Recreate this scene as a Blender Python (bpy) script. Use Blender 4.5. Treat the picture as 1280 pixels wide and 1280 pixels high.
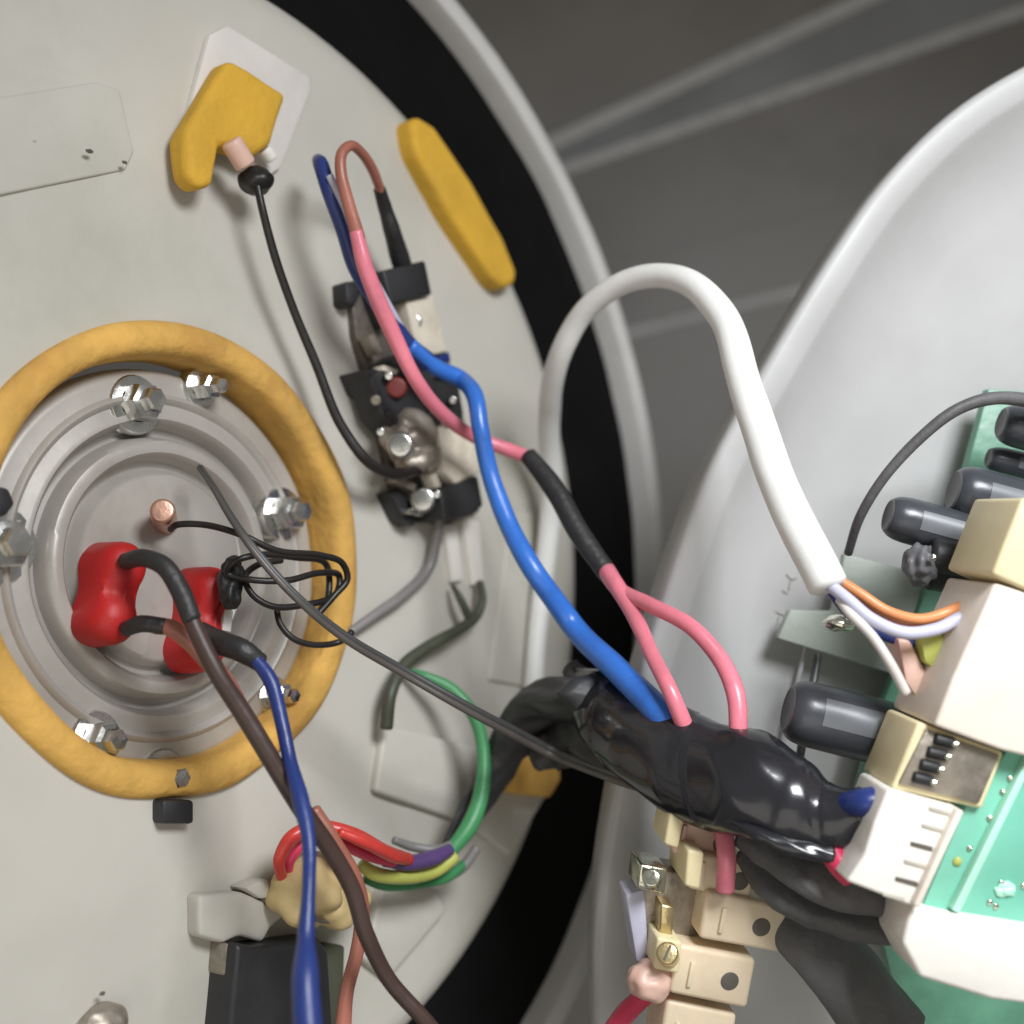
import bpy, bmesh, math, random
from mathutils import Vector as V, Matrix, noise
random.seed(7)
scene = bpy.context.scene
for o in list(bpy.data.objects): bpy.data.objects.remove(o)
C = scene.collection
# ------------------------------------------------------------------ camera
K = 0.8 / 1280
cam_d = bpy.data.cameras.new('camera'); cam = bpy.data.objects.new('camera', cam_d); C.objects.link(cam)
cam.location = (0, 0, 0); cam.rotation_euler = (math.radians(90), 0, 0)
cam_d.sensor_width = 36; cam_d.lens = 36 / 0.8; cam_d.clip_start = 0.01; cam_d.clip_end = 50
cam_d.dof.use_dof = True; cam_d.dof.focus_distance = 0.285; cam_d.dof.aperture_fstop = 8.0
scene.camera = cam
# ------------------------------------------------------------------ light
w = bpy.data.worlds.new('World'); scene.world = w; w.use_nodes = True
w.node_tree.nodes['Background'].inputs[0].default_value = (0.80, 0.79, 0.74, 1)
w.node_tree.nodes['Background'].inputs[1].default_value = 0.22
def area(name, loc, target, size, power, col, spread=180):
    d = bpy.data.lights.new(name, 'AREA'); d.shape = 'RECTANGLE'; d.size, d.size_y = size; d.energy = power; d.color = col; d.spread = math.radians(spread)
    o = bpy.data.objects.new(name, d); C.objects.link(o); o.location = loc
    o.rotation_euler = (V(target) - V(loc)).to_track_quat('-Z', 'Y').to_euler(); return o
area('window_light', (0.21, -0.06, 0.26), (0.13, 0.26, -0.10), (0.18, 0.14), 1.05, (0.95, 0.97, 1.0), 105)
area('room_light', (-0.10, -0.55, -0.30), (-0.08, 0.30, -0.08), (0.8, 0.6), 1.45, (1.0, 0.94, 0.84))
scene.view_settings.view_transform = 'Standard'; scene.view_settings.look = 'None'
scene.view_settings.exposure = 0.30; scene.view_settings.gamma = 1.0
scene.render.engine = 'CYCLES'
# ------------------------------------------------------------------ frames
def ray(x, y): return V(((x - 640) * K, 1.0, -(y - 640) * K))
def D(x, y, d): return ray(x, y) * d
class Frame:
    def __init__(s, origin, t, f):
        s.o = origin; t = math.radians(t); f = math.radians(f)
        s.n = V((math.sin(t) * math.cos(f), -math.cos(t) * math.cos(f), math.sin(f)))
        s.u = V((math.cos(t), math.sin(t), 0)); s.v = s.n.cross(s.u)
    def __call__(s, x, y, h=0.0):
        r = ray(x, y); o = s.o + s.n * h; return r * (s.n.dot(o) / s.n.dot(r))
    def at(s, a, b, h=0.0, c=None): return (c or s.o) + s.u * a + s.v * b + s.n * h
H = Frame(D(275, 664, .300), 50, 5.3)       # the heater's end face
B = Frame(D(1100, 800, .330), 6, 0)         # the loose cover
# ------------------------------------------------------------------ materials
MATS = {}
def mat(name, col, rough=.5, metal=0., var=.12, nscale=60., bump=.0, bscale=300., dirt=None, dirt_amt=.5, dscale=25., coat=0., trans=0., sss=0., rvar=.15, spec=.5):
    m = bpy.data.materials.new(name); m.use_nodes = True; nt = m.node_tree; N = nt.nodes; L = nt.links
    p = N['Principled BSDF']; p.inputs['Metallic'].default_value = metal
    p.inputs['Coat Weight'].default_value = coat; p.inputs['Transmission Weight'].default_value = trans
    if sss:
        p.inputs['Subsurface Weight'].default_value = sss; p.inputs['Subsurface Scale'].default_value = .004
    tc = N.new('ShaderNodeTexCoord'); geo = N.new('ShaderNodeNewGeometry')
    n1 = N.new('ShaderNodeTexNoise'); n1.inputs['Scale'].default_value = nscale; n1.inputs['Detail'].default_value = 6
    L.new(geo.outputs['Position'], n1.inputs['Vector'])
    r = N.new('ShaderNodeValToRGB'); e = r.color_ramp.elements
    e[0].position = .3; e[1].position = .7
    e[0].color = [max(0, c * (1 - var)) for c in col] + [1]; e[1].color = [min(1, c * (1 + var)) for c in col] + [1]
    L.new(n1.outputs['Fac'], r.inputs['Fac']); out = r.outputs['Color']
    if dirt:
        n2 = N.new('ShaderNodeTexNoise'); n2.inputs['Scale'].default_value = dscale; n2.inputs['Detail'].default_value = 9; n2.inputs['Roughness'].default_value = .65
        L.new(geo.outputs['Position'], n2.inputs['Vector'])
        r2 = N.new('ShaderNodeValToRGB'); q = r2.color_ramp.elements; q[0].position = .52; q[1].position = .78
        q[0].color = (0, 0, 0, 1); q[1].color = (dirt_amt,) * 3 + (1,)
        L.new(n2.outputs['Fac'], r2.inputs['Fac'])
        mx = N.new('ShaderNodeMixRGB'); L.new(r2.outputs['Color'], mx.inputs['Fac']); L.new(out, mx.inputs[1]); mx.inputs[2].default_value = (*dirt, 1)
        out = mx.outputs['Color']
    L.new(out, p.inputs['Base Color'])
    mr = N.new('ShaderNodeMapRange'); mr.inputs['To Min'].default_value = max(.03, rough - rvar); mr.inputs['To Max'].default_value = min(1, rough + rvar)
    L.new(n1.outputs['Fac'], mr.inputs['Value']); L.new(mr.outputs['Result'], p.inputs['Roughness'])
    if bump:
        n3 = N.new('ShaderNodeTexNoise'); n3.inputs['Scale'].default_value = bscale; n3.inputs['Detail'].default_value = 5
        L.new(geo.outputs['Position'], n3.inputs['Vector'])
        b = N.new('ShaderNodeBump'); b.inputs['Strength'].default_value = bump; b.inputs['Distance'].default_value = .001
        L.new(n3.outputs['Fac'], b.inputs['Height']); L.new(b.outputs['Normal'], p.inputs['Normal'])
    p.inputs['Specular IOR Level'].default_value = spec
    MATS[name] = m; return m
mat('enamel', (.540, .518, .462), .55, var=.06, nscale=18, bump=.15, bscale=120, dirt=(.37, .37, .30), dirt_amt=.7, dscale=10)
mat('casing', (.60, .59, .57), .4, var=.05, nscale=30, bump=.06, dirt=(.35, .32, .27), dirt_amt=.4, dscale=40)
mat('cover_paint', (.47, .47, .465), .42, var=.05, nscale=30, bump=.06, dirt=(.33, .32, .29), dirt_amt=.4, dscale=14)
mat('rubber', (.004, .004, .004), .8, var=.3, nscale=60, bump=.25, bscale=250, spec=.12)
mat('foam', (.62, .36, .085), .85, var=.25, nscale=60, bump=.55, bscale=380, dirt=(.36, .14, .03), dirt_amt=.85, dscale=28)
mat('foam_yellow', (.64, .37, .035), .8, var=.15, nscale=50, bump=.4, bscale=420, dirt=(.40, .18, .02), dirt_amt=.4, dscale=50)
mat('white_pad', (.70, .66, .62), .7, var=.06, bump=.2)
mat('steel', (.42, .395, .36), .42, metal=.18, var=.12, nscale=30, bump=.12, bscale=160, dirt=(.24, .20, .16), dirt_amt=.5, dscale=40)
mat('bolt', (.62, .62, .60), .24, metal=1, var=.15, nscale=150, bump=.12, bscale=300)
mat('dirty_shaded', (.12, .10, .085), .5, metal=.4, var=.35, nscale=110, bump=.4, dirt=(.03, .025, .02), dirt_amt=.9, dscale=90)  # dirty metal, darkened further to paint in brownish shadows around the thermostat
mat('copper', (.62, .36, .27), .35, metal=.7, var=.15, bump=.2)
mat('red_rubber', (.44, .012, .012), .5, var=.15, bump=.2, bscale=300)
mat('dull_red', (.15, .018, .014), .5, var=.3, bump=.3)
mat('black_wire', (.014, .012, .011), .42, var=.3, bump=.15)
mat('brown_wire', (.055, .030, .024), .45, var=.25, bump=.15)
mat('black_sleeve', (.022, .021, .022), .5, var=.3, bump=.35, bscale=500)
mat('grey_sleeve', (.10, .098, .10), .6, var=.25, bump=.35, bscale=500)
mat('twin_lead', (.085, .075, .068), .35, var=.2, bump=.1)
mat('grey_wire', (.20, .19, .185), .45, var=.15, bump=.1)
mat('dark_grey_wire', (.055, .055, .055), .4, var=.15, bump=.1)
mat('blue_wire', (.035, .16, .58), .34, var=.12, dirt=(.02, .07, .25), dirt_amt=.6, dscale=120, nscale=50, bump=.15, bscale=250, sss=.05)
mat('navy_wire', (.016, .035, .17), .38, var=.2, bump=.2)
mat('pink_wire', (.72, .20, .26), .3, var=.12, dirt=(.40, .12, .15), dirt_amt=.6, dscale=110, nscale=50, bump=.12, bscale=250, sss=.08)
mat('brown_pink_wire', (.36, .13, .09), .4, var=.2, bump=.15)
mat('white_cable', (.82, .82, .80), .42, var=.05, bump=.15, bscale=200, dirt=(.60, .58, .40), dirt_amt=.35, dscale=40)
mat('lavender_wire', (.50, .50, .62), .35, var=.1)
mat('orange_wire', (.66, .26, .10), .35, var=.2)
mat('pale_wire', (.62, .58, .55), .4, var=.1)
mat('red_wire', (.60, .05, .04), .35, var=.2)
mat('crimson_wire', (.58, .04, .10), .35, var=.15)
mat('purple_wire', (.09, .05, .16), .4, var=.2)
mat('green_wire', (.05, .24, .09), .42, var=.2, bump=.15)
mat('earth_wire', (.42, .44, .10), .4, var=.2)
mat('olive_wire', (.055, .06, .038), .5, var=.25)
mat('tape', (.014, .014, .017), .20, var=.4, nscale=45, bump=.12, bscale=110, rvar=.08, coat=.2)
mat('tape_dull', (.03, .03, .032), .5, var=.3, nscale=60, bump=.6, bscale=130)
mat('bakelite', (.020, .020, .022), .5, var=.3, bump=.25, bscale=250)
mat('ceramic', (.62, .56, .46), .6, var=.12, nscale=90, bump=.3, dirt=(.24, .17, .10), dirt_amt=.85, dscale=70)
mat('dirty_metal', (.34, .30, .25), .42, metal=.6, var=.3, nscale=110, bump=.4, dirt=(.06, .05, .04), dirt_amt=.9, dscale=90)
mat('pcb', (.18, .52, .39), .35, var=.12, nscale=60, bump=.1, coat=.3, sss=.1)
mat('pcb_dark', (.12, .30, .20), .4, var=.2, nscale=80, bump=.15)
mat('pcb_edge', (.45, .80, .64), .4, var=.1)
mat('bracket', (.33, .37, .33), .5, var=.08, nscale=40, bump=.15, dirt=(.20, .22, .20), dirt_amt=.5)
mat('capacitor', (.050, .054, .064), .30, var=.15, nscale=60, bump=.1, rvar=.08)
mat('cap_stripe', (.15, .16, .175), .30, var=.1, rvar=.08)
mat('cap_end', (.13, .13, .14), .45, var=.2, bump=.2)
mat('cream', (.80, .71, .62), .45, var=.05, bump=.1, sss=.1)
mat('cream_yellow', (.78, .68, .42), .45, var=.08, bump=.1, sss=.1)
mat('white_plastic', (.80, .77, .71), .45, var=.05, bump=.1, sss=.1)
mat('slot', (.10, .09, .075), .7, var=.3)
mat('slot_pale', (.45, .42, .36), .7, var=.2)
mat('brass', (.62, .50, .27), .3, metal=.9, var=.25, nscale=120, bump=.4, dirt=(.2, .2, .12), dirt_amt=.6, dscale=80)
mat('nickel', (.66, .66, .55), .22, metal=1, var=.2, nscale=150, bump=.3)
mat('nylon', (.70, .58, .42), .45, var=.1, nscale=60, bump=.15, sss=.2, dirt=(.45, .33, .18), dirt_amt=.5)
mat('nylon_pink', (.66, .44, .36), .45, var=.1, sss=.2, bump=.15)
mat('tan_lump', (.55, .42, .20), .7, var=.2, nscale=70, bump=.5, bscale=200)
mat('grout', (.62, .61, .60), .9, var=.12, nscale=120, bump=.5, bscale=500)
mat('tile', (.235, .220, .206), .45, var=.14, nscale=10, bump=.15, bscale=160, dirt=(.12, .11, .10), dirt_amt=.5, dscale=12)
mat('tile_strip', (.25, .252, .26), .3, var=.12, nscale=14, bump=.1, bscale=160)
mat('chalk', (.80, .78, .72), .8, var=.05)
# ------------------------------------------------------------------ object helpers
WL = {}
def link(o, parent, wloc):
    C.objects.link(o); WL[o.name] = wloc.copy()
    if parent: o.parent = parent; o.location = wloc - WL[parent.name]
    else: o.location = wloc
    return o
def tag(o, label=None, cat=None, group=None, kind=None):
    for k, x in (('label', label), ('category', cat), ('group', group), ('kind', kind)):
        if x: o[k] = x
    return o
def thing(name, loc, label, cat, group=None):
    return tag(link(bpy.data.objects.new(name, None), None, V(loc)), label, cat, group)
def obj(name, verts, faces, m, parent=None, smooth=True, angle=None):
    me = bpy.data.meshes.new(name); c = sum((V(v) for v in verts), V()) / len(verts)
    me.from_pydata([tuple(V(v) - c) for v in verts], [], faces); me.update()
    bm = bmesh.new(); bm.from_mesh(me); bmesh.ops.recalc_face_normals(bm, faces=bm.faces); bm.to_mesh(me); bm.free()
    me.materials.append(MATS[m])
    for p in me.polygons: p.use_smooth = smooth
    if smooth and angle: me.set_sharp_from_angle(angle=math.radians(angle))
    return link(bpy.data.objects.new(name, me), parent, c)
def from_bm(name, bm, m, parent, angle=35):
    bm.verts.ensure_lookup_table(); bm.verts.index_update()
    vs = [v.co.copy() for v in bm.verts]; fs = [[v.index for v in f.verts] for f in bm.faces]; bm.free()
    return obj(name, vs, fs, m, parent, True, angle)
def crom(pts, n=9):
    P = [V(p) for p in pts]
    P = [P[0] * 2 - P[1]] + P + [P[-1] * 2 - P[-2]]; out = []
    for i in range(1, len(P) - 2):
        p0, p1, p2, p3 = P[i - 1:i + 3]
        t0 = 0; t1 = t0 + max(1e-6, (p1 - p0).length ** .5); t2 = t1 + max(1e-6, (p2 - p1).length ** .5); t3 = t2 + max(1e-6, (p3 - p2).length ** .5)
        for k in range(n):
            t = t1 + (t2 - t1) * k / n
            a1 = p0 * ((t1 - t) / (t1 - t0)) + p1 * ((t - t0) / (t1 - t0)); a2 = p1 * ((t2 - t) / (t2 - t1)) + p2 * ((t - t1) / (t2 - t1)); a3 = p2 * ((t3 - t) / (t3 - t2)) + p3 * ((t - t2) / (t3 - t2))
            b1 = a1 * ((t2 - t) / (t2 - t0)) + a2 * ((t - t0) / (t2 - t0)); b2 = a2 * ((t3 - t) / (t3 - t1)) + a3 * ((t - t1) / (t3 - t1))
            out.append((b1 * ((t2 - t) / (t2 - t1)) + b2 * ((t - t1) / (t2 - t1)), i - 1 + k / n))
    out.append((P[-2], len(pts) - 1.0)); return out
def tube(name, pts, rpx, m, parent=None, sides=14, n=9, flat=1.0, wob=.03, seed=0, wrap=0., step=0.):
    """a round lead through 3-D points; rpx = half width in pixels at the point's own distance (scalar or one per point)"""
    pts = [V(p) for p in pts]
    if not isinstance(rpx, (list, tuple)): rpx = [rpx] * len(pts)
    rad = [r * K * p.y for r, p in zip(rpx, pts)]
    S = crom(pts, n); vs = []; fs = []; prev = None; cen = []
    for i, (p, t) in enumerate(S):
        a = int(min(t, len(rad) - 1.001)); q = t - a; q = q * q * (3 - 2 * q)
        r = rad[a] * (1 - q) + rad[min(a + 1, len(rad) - 1)] * q
        r *= 1 + wob * noise.noise(p * 90 + V((seed, 0, 0)))
        d = (S[min(i + 1, len(S) - 1)][0] - S[max(i - 1, 0)][0]).normalized()
        if prev is None: prev = d.orthogonal().normalized()
        e1 = (prev - d * prev.dot(d)).normalized(); e2 = d.cross(e1); prev = e1
        p = p + noise.noise_vector(p * 55 + V((seed, 3, 7))) * r * .16
        cen.append((p, d, r))
        for k in range(sides):
            an = 2 * math.pi * k / sides
            rv = r
            if wrap:
                q1 = 1 - abs(noise.noise(V((math.cos(an - t * .7) * 1.0, math.sin(an - t * .7) * 1.0, t * .75 + seed)))) * 2.6
                q2 = 1 - abs(noise.noise(V((math.cos(an + t * .5) * 3.4, math.sin(an + t * .5) * 3.4, t * 2.4 + 9 + seed)))) * 2.6
                rv = r * (1 + wrap * (q1 - .4) + wrap * .10 * (q2 - .4) + step * ((t * .42 - an / (2 * math.pi)) % 1))
            vs.append(p + e1 * (rv * math.cos(an)) + e2 * (rv * math.sin(an) * flat))
    ns = len(S)
    for i in range(ns - 1):
        for k in range(sides):
            fs.append((i * sides + k, i * sides + (k + 1) % sides, (i + 1) * sides + (k + 1) % sides, (i + 1) * sides + k))
    for end, sgn in ((0, -1), (ns - 1, 1)):            # softly rounded ends
        p, d, r = cen[end]; base = end * sides; ring0 = [base + k for k in range(sides)]
        b = len(vs)
        for k in range(sides): vs.append(p + (vs[base + k] - p) * .72 + d * sgn * r * .22)
        for k in range(sides): fs.append((ring0[k], ring0[(k + 1) % sides], b + (k + 1) % sides, b + k))
        fs.append([b + k for k in range(sides)])
    return obj(name, vs, fs, m, parent)
def lathe(name, c, axis, prof, m, parent=None, seg=48, u=None, wob=0., angle=40):
    axis = axis.normalized(); u = (u or axis.orthogonal()); u = (u - axis * u.dot(axis)).normalized(); v = axis.cross(u); vs = []; fs = []
    for r, h in prof:
        for k in range(seg):
            a = 2 * math.pi * k / seg; p = c + u * (r * math.cos(a)) + v * (r * math.sin(a)) + axis * h
            if wob: p += (u * math.cos(a) + v * math.sin(a)) * wob * noise.noise(p * 45) + axis * wob * .7 * noise.noise(p * 60 + V((9, 3, 1)))
            vs.append(p)
    for i in range(len(prof) - 1):
        for k in range(seg): fs.append((i * seg + k, i * seg + (k + 1) % seg, (i + 1) * seg + (k + 1) % seg, (i + 1) * seg + k))
    if prof[0][0] > 1e-6 and prof[0] != prof[-1]:
        pass
    if prof[-1][0] < .0006: fs.append([(len(prof) - 1) * seg + k for k in range(seg)])
    if prof[0][0] < .0006: fs.append([k for k in range(seg)])
    return obj(name, vs, fs, m, parent, True, angle)
def prism(name, F, poly, h0, h1, m, parent=None, bev=.0006, seg=2, jit=0., angle=35):
    """outline given on the front face (pixels on plane F at height h1), real thickness down to h0"""
    top = [F(x, y, h1) for x, y in poly]; bot = [p - F.n * (h1 - h0) for p in top]
    bm = bmesh.new(); tv = [bm.verts.new(p) for p in top]; bv = [bm.verts.new(p) for p in bot]; n = len(poly)
    bm.faces.new(tv); bm.faces.new(bv[::-1])
    for i in range(n): bm.faces.new((tv[i], tv[(i + 1) % n], bv[(i + 1) % n], bv[i]))
    bmesh.ops.recalc_face_normals(bm, faces=bm.faces)
    if bev: bmesh.ops.bevel(bm, geom=list(bm.edges), offset=bev, segments=seg, affect='EDGES', clamp_overlap=True, profile=.5)
    if jit:
        bmesh.ops.triangulate(bm, faces=bm.faces); bmesh.ops.subdivide_edges(bm, edges=bm.edges, cuts=3, use_grid_fill=True)
        for v in bm.verts: v.co += noise.noise_vector(v.co * 110) * jit
    return from_bm(name, bm, m, parent, angle)
def rod(name, p0, p1, r, m, parent=None, rnd=.3, seg=28, r1=None):
    ax = p1 - p0; L = ax.length; e = min(r * rnd, L * .45); r1 = r1 or r
    prof = [(.0002, 0)] + [(r - e + e * math.sin(a), e - e * math.cos(a)) for a in (0, .4, .8, 1.2, 1.5708)] + [(r1 - e + e * math.cos(a), L - e + e * math.sin(a)) for a in (0, .4, .8, 1.2, 1.5708)] + [(.0002, L)]
    return lathe(name, p0, ax, prof, m, parent, seg)
def blob(name, c, sx, sy, sz, m, parent=None, amp=.15, fr=1.0, F=None, seed=0):
    bm = bmesh.new(); bmesh.ops.create_icosphere(bm, subdivisions=4, radius=1)
    ax = (F.u, F.v, F.n) if F else (V((1, 0, 0)), V((0, 0, 1)), V((0, -1, 0)))
    for v in bm.verts:
        k = 1 + amp * noise.noise(v.co * 1.6 * fr + V((seed, seed * 2, 0)))
        q = v.co * k; v.co = c + ax[0] * q.x * sx + ax[1] * q.y * sy + ax[2] * q.z * sz
    return from_bm(name, bm, m, parent, 80)

# ================================================================== SETTING: tiled wall far behind
WF = Frame(V((0, .78, 0)), -4, 0)
wall = obj('wall', [WF.at(-1.6, -1.6, -.0012), WF.at(1.6, -1.6, -.0012), WF.at(1.6, 1.6, -.0012), WF.at(-1.6, 1.6, -.0012)], [(0, 1, 2, 3)], 'grout', None, False)
tag(wall, kind='structure')
ln = {1: lambda x: 175 - .46 * (x - 695), 2: lambda x: 207 - .345 * (x - 715), 4: lambda x: 330 - .25 * (x - 760), 3: lambda x: 412 - .25 * (x - 797), 0: lambda x: -560 - .55 * (x - 695), 5: lambda x: 1010 - .2 * (x - 797), 6: lambda x: 1640 - .15 * (x - 797)}
rows = [(0, 1, 8, 9, 'tile'), (1, 2, 10, 7, 'tile_strip'), (2, 4, 8, .6, 'tile'), (4, 3, .6, 5, 'tile'), (3, 5, 6, 6, 'tile'), (5, 6, 6, 6, 'tile')]
for a, b, ga, gb, m in rows:
    for x0, x1 in ((-900, 330), (345, 1480), (1495, 2300)):
        N_ = 14; xs = [x0 + (x1 - x0) * i / N_ for i in range(N_ + 1)]; zt = .0006 if a == 4 else .0
        up = [(x, ln[a](x) + ga + 1.6 * noise.noise(V((x * .013, a, 0)))) for x in xs]; dn = [(x, ln[b](x) - gb + 1.6 * noise.noise(V((x * .013, b, 5)))) for x in xs]
        vs = [WF(x, y, zt) for x, y in up] + [WF(x, y, zt) for x, y in dn]; n1 = N_ + 1
        vs += [p - WF.n * .004 for p in vs[:2 * n1]]
        fs = []
        for k in range(N_):
            fs += [(k, k + 1, n1 + k + 1, n1 + k), (k, k + 1, 2 * n1 + k + 1, 2 * n1 + k), (n1 + k, n1 + k + 1, 3 * n1 + k + 1, 3 * n1 + k)]
        fs += [(0, n1, 3 * n1, 2 * n1), (N_, n1 + N_, 3 * n1 + N_, 2 * n1 + N_)]
        obj('tile', vs, fs, m, wall, False)

# ================================================================== WATER HEATER END
heater = thing('water_heater', H.o - H.n * .02, 'white round end of an opened water heater with black gasket band and recessed flange', 'water heater')
RP = .1400
FC = H(224, 695, 0)                      # centre of the yellow ring on the face
fr = .0540; fu = fr / 305
# end plate: lofted annulus between the flange opening and the gasket
seg = 144; vs = []; fs = []; NR = 34
for j in range(NR + 1):
    t = j / NR
    for k in range(seg):
        a = 2 * math.pi * k / seg
        pi = FC + (H.u * math.cos(a) + H.v * math.sin(a)) * fr * .965; po = H.at(RP * math.cos(a), RP * math.sin(a))
        p = pi.lerp(po, t)
        h = .0012 * noise.noise(p * 22) * math.sin(math.pi * min(1, t * 1.2)) + .0004 * noise.noise(p * 70) * math.sin(math.pi * t) - (.003 * max(0, (t - .93) / .07) ** 2)
        vs.append(p + H.n * h)
for j in range(NR):
    for k in range(seg): fs.append((j * seg + k, j * seg + (k + 1) % seg, (j + 1) * seg + (k + 1) % seg, (j + 1) * seg + k))
plate = obj('end_plate', vs, fs, 'enamel', heater)
plate['label'] = 'off-white enamelled end plate'
lathe('gasket_band', H.o, H.n, [(RP - .0015, -.012), (RP - .001, -.0035), (RP + .004, -.0028), (RP + .016, -.0022), (RP + .028, -.0028), (RP + .0345, -.0035), (RP + .036, -.010)], 'rubber', heater, 144, H.u, wob=.0006)['label'] = 'wide black rubber gasket band'
lathe('casing_rim', H.o, H.n, [(.1750, -.012), (.1750, .002), (.1756, .0038), (.177, .0046), (.180, .0046), (.1822, .0036), (.1832, .0015), (.1835, -.004), (.1830, -.010), (.183, -.09), (.178, -.16)], 'casing', heater, 144, H.u, wob=.0003)['label'] = 'thin white metal casing rim'
# raised pressings of the plate
prism('raised_panel', H, [(-40, 118), (-5, 122), (120, 102), (150, 112), (168, 190), (158, 212), (-40, 252)], -.003, .0008, 'enamel', plate, bev=.0006, seg=4)
prism('raised_panel', H, [(482, 905), (600, 935), (660, 905), (690, 985), (640, 1070), (585, 1030), (470, 990)], -.003, .0022, 'enamel', plate, bev=.0012, seg=4)
prism('raised_panel', H, [(478, 1110), (548, 1108), (560, 1140), (488, 1225), (455, 1200)], -.003, .0032, 'enamel', plate, bev=.0014, seg=4)
prism('raised_panel', H, [(640, 640), (668, 640), (662, 860), (612, 850)], -.003, .0009, 'enamel', plate, bev=.0007, seg=4)
blob('pressed_stud', H(128, 1280, .001), .006, .004, .004, 'dirty_metal', heater, F=H)
for x, y, s in ((112, 189, .0005), (156, 203, .0004), (652, 728, .0006), (645, 738, .0004), (128, 1242, .0004)):
    blob('dirt_speck', H(x, y, .0006 if x > 200 else .003), s * 1.6, s, s * .5, 'slot', heater, F=H, amp=.5, seed=x)

for k in range(8):
    x = random.uniform(20, 640); y = random.choice((random.uniform(20, 380), random.uniform(1020, 1270)))
    if x > 430 or (y < 380 and 220 < x < 400): continue
    q = H(x, y, .0009); blob('dirt_speck', q, random.uniform(.0002, .0005), random.uniform(.0002, .0004), .0002, 'slot_pale' if k % 3 else 'slot', heater, F=H, amp=.5, seed=k)

# ---------------- flange with heating element
flange = thing('heating_element_flange', FC - H.n * .010, 'round steel heating element flange recessed in an orange foam ring, red caps at its centre', 'flange')
u = fu
ring_prof = [(304 * u, -.004), (305 * u, .0003), (302 * u, .0018), (295 * u, .0028), (284 * u, .0034), (272 * u, .0033), (264 * u, .0024), (260 * u, .0005), (259 * u, -.003), (260 * u, -.010)]
lathe('foam_ring', FC, H.n, ring_prof, 'foam', flange, 160, H.u, wob=.0011)['label'] = 'uneven orange foam ring'
PC = H(202, 708, -.0062)
hp = lambda r, h: (r * u, h)
prof = [hp(262, -.004), hp(256, .0), hp(250, .0012), hp(244, .0014), hp(206, .0014), hp(198, .0022), hp(192, .0022), hp(187, .0010), hp(183, -.0026), hp(177, -.0030), hp(172, -.0024), hp(168, .0008), hp(163, .0022), hp(156, .0026), hp(148, .0024), hp(143, .0012), hp(139, -.0022), hp(133, -.0028), hp(128, -.0022), hp(123, .0006), hp(118, .0014), hp(60, .0018), (.0003, .0018)]
steel = lathe('steel_plate', PC, H.n, prof, 'steel', flange, 120, H.u, wob=.00035)
steel['label'] = 'pressed steel plate with concentric ridges'
lathe('pressed_ridge', PC, H.n, [hp(226, .0013), hp(224, .0020), hp(219, .0026), hp(214, .0020), hp(212, .0013)], 'steel', steel, 120, H.u, wob=.0002)
bolt_spots = [(190, 500, 1.0), (18, 678, 1.2), (374, 640, 1.0), (142, 925, .9), (222, 972, .85), (272, 482, .7), (362, 870, .7)]
for i, (x, y, s) in enumerate(bolt_spots):
    c = H(x, y, .0015); r = .0046 * s; ax = (H.n + H.u * random.uniform(-.08, .08) + H.v * random.uniform(-.08, .08)).normalized()
    b = lathe('bolt', c - ax * .007, ax, [(r * .95, -.002), (r * 1.0, .0045), (r * .9, .0058), (r * .62, .0062), (r * .60, .0085), (r * .5, .0092), (.0003, .0094)], 'bolt', flange, 6, H.u, angle=20)
    lathe('washer', c - ax * .007, ax, [(r * 1.5, -.002), (r * 1.5, .0008), (r * 1.42, .0013), (r * .9, .0013)], 'bolt', b, 28, H.u)
# black retaining clip under the ring and at the left edge
prism('clip', H, [(204, 1000), (243, 1000), (243, 1030), (204, 1030)], -.002, .004, 'bakelite', flange, bev=.0008)['label'] = 'small black square clip under the ring'
prism('clip', H, [(-12, 606), (12, 610), (20, 630), (8, 645), (-12, 648)], -.004, .002, 'bakelite', flange, bev=.0008)
# centre: two double-lobed red caps and a capillary probe
def red_cap(spots, hgt, r=.0054):
    a, b = H(*spots[0], hgt), H(*spots[1], hgt); mid = (a + b) / 2; half = (b - a).length / 2; e = (b - a).normalized(); f = H.n.cross(e)
    out = []
    for k in range(16): t = -math.pi / 2 + math.pi * k / 16; out.append((half, r * math.cos(t), r * math.sin(t)))
    for k in range(10): q = 1 - 2 * k / 10; out.append((half * q, 0, r * (1 - .20 * (1 - q * q) ** 2)))
    for k in range(16): t = math.pi / 2 + math.pi * k / 16; out.append((-half, r * math.cos(t), r * math.sin(t)))
    for k in range(10): q = -1 + 2 * k / 10; out.append((half * q, 0, -r * (1 - .20 * (1 - q * q) ** 2)))
    vs = []; fs = []
    levels = [(1.05, -.006), (1.04, -.002), (1.0, .0015), (.94, .0032), (.82, .0046), (.62, .0056), (.36, .0062), (.06, .0064)]
    for sc, h in levels:
        for s0_, ds_, lat in out:
            p = mid + e * (s0_ * (.9 + .1 * sc) + ds_ * sc) + f * lat * sc
            dip = .0016 * math.exp(-(s0_ / (half * .4)) ** 2) if sc < .9 else 0
            p += H.n * (h - dip); vs.append(p + noise.noise_vector(p * 160) * .00025)
    n = len(out)
    for j in range(len(levels) - 1):
        for k in range(n): fs.append((j * n + k, j * n + (k + 1) % n, (j + 1) * n + (k + 1) % n, (j + 1) * n + k))
    fs.append([(len(levels) - 1) * n + k for k in range(n)])
    return obj('terminal_cap', vs, fs, 'red_rubber', flange, True, 60)
red_cap([(146, 708), (133, 776)], .001)['label'] = 'red double-lobed rubber cap at left'
red_cap([(257, 736), (247, 812)], .001, .0050)['label'] = 'red double-lobed rubber cap at right'
rod('capillary_probe', H(207, 655, -.006), H(203, 638, .006), .0028, 'copper', flange)
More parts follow.
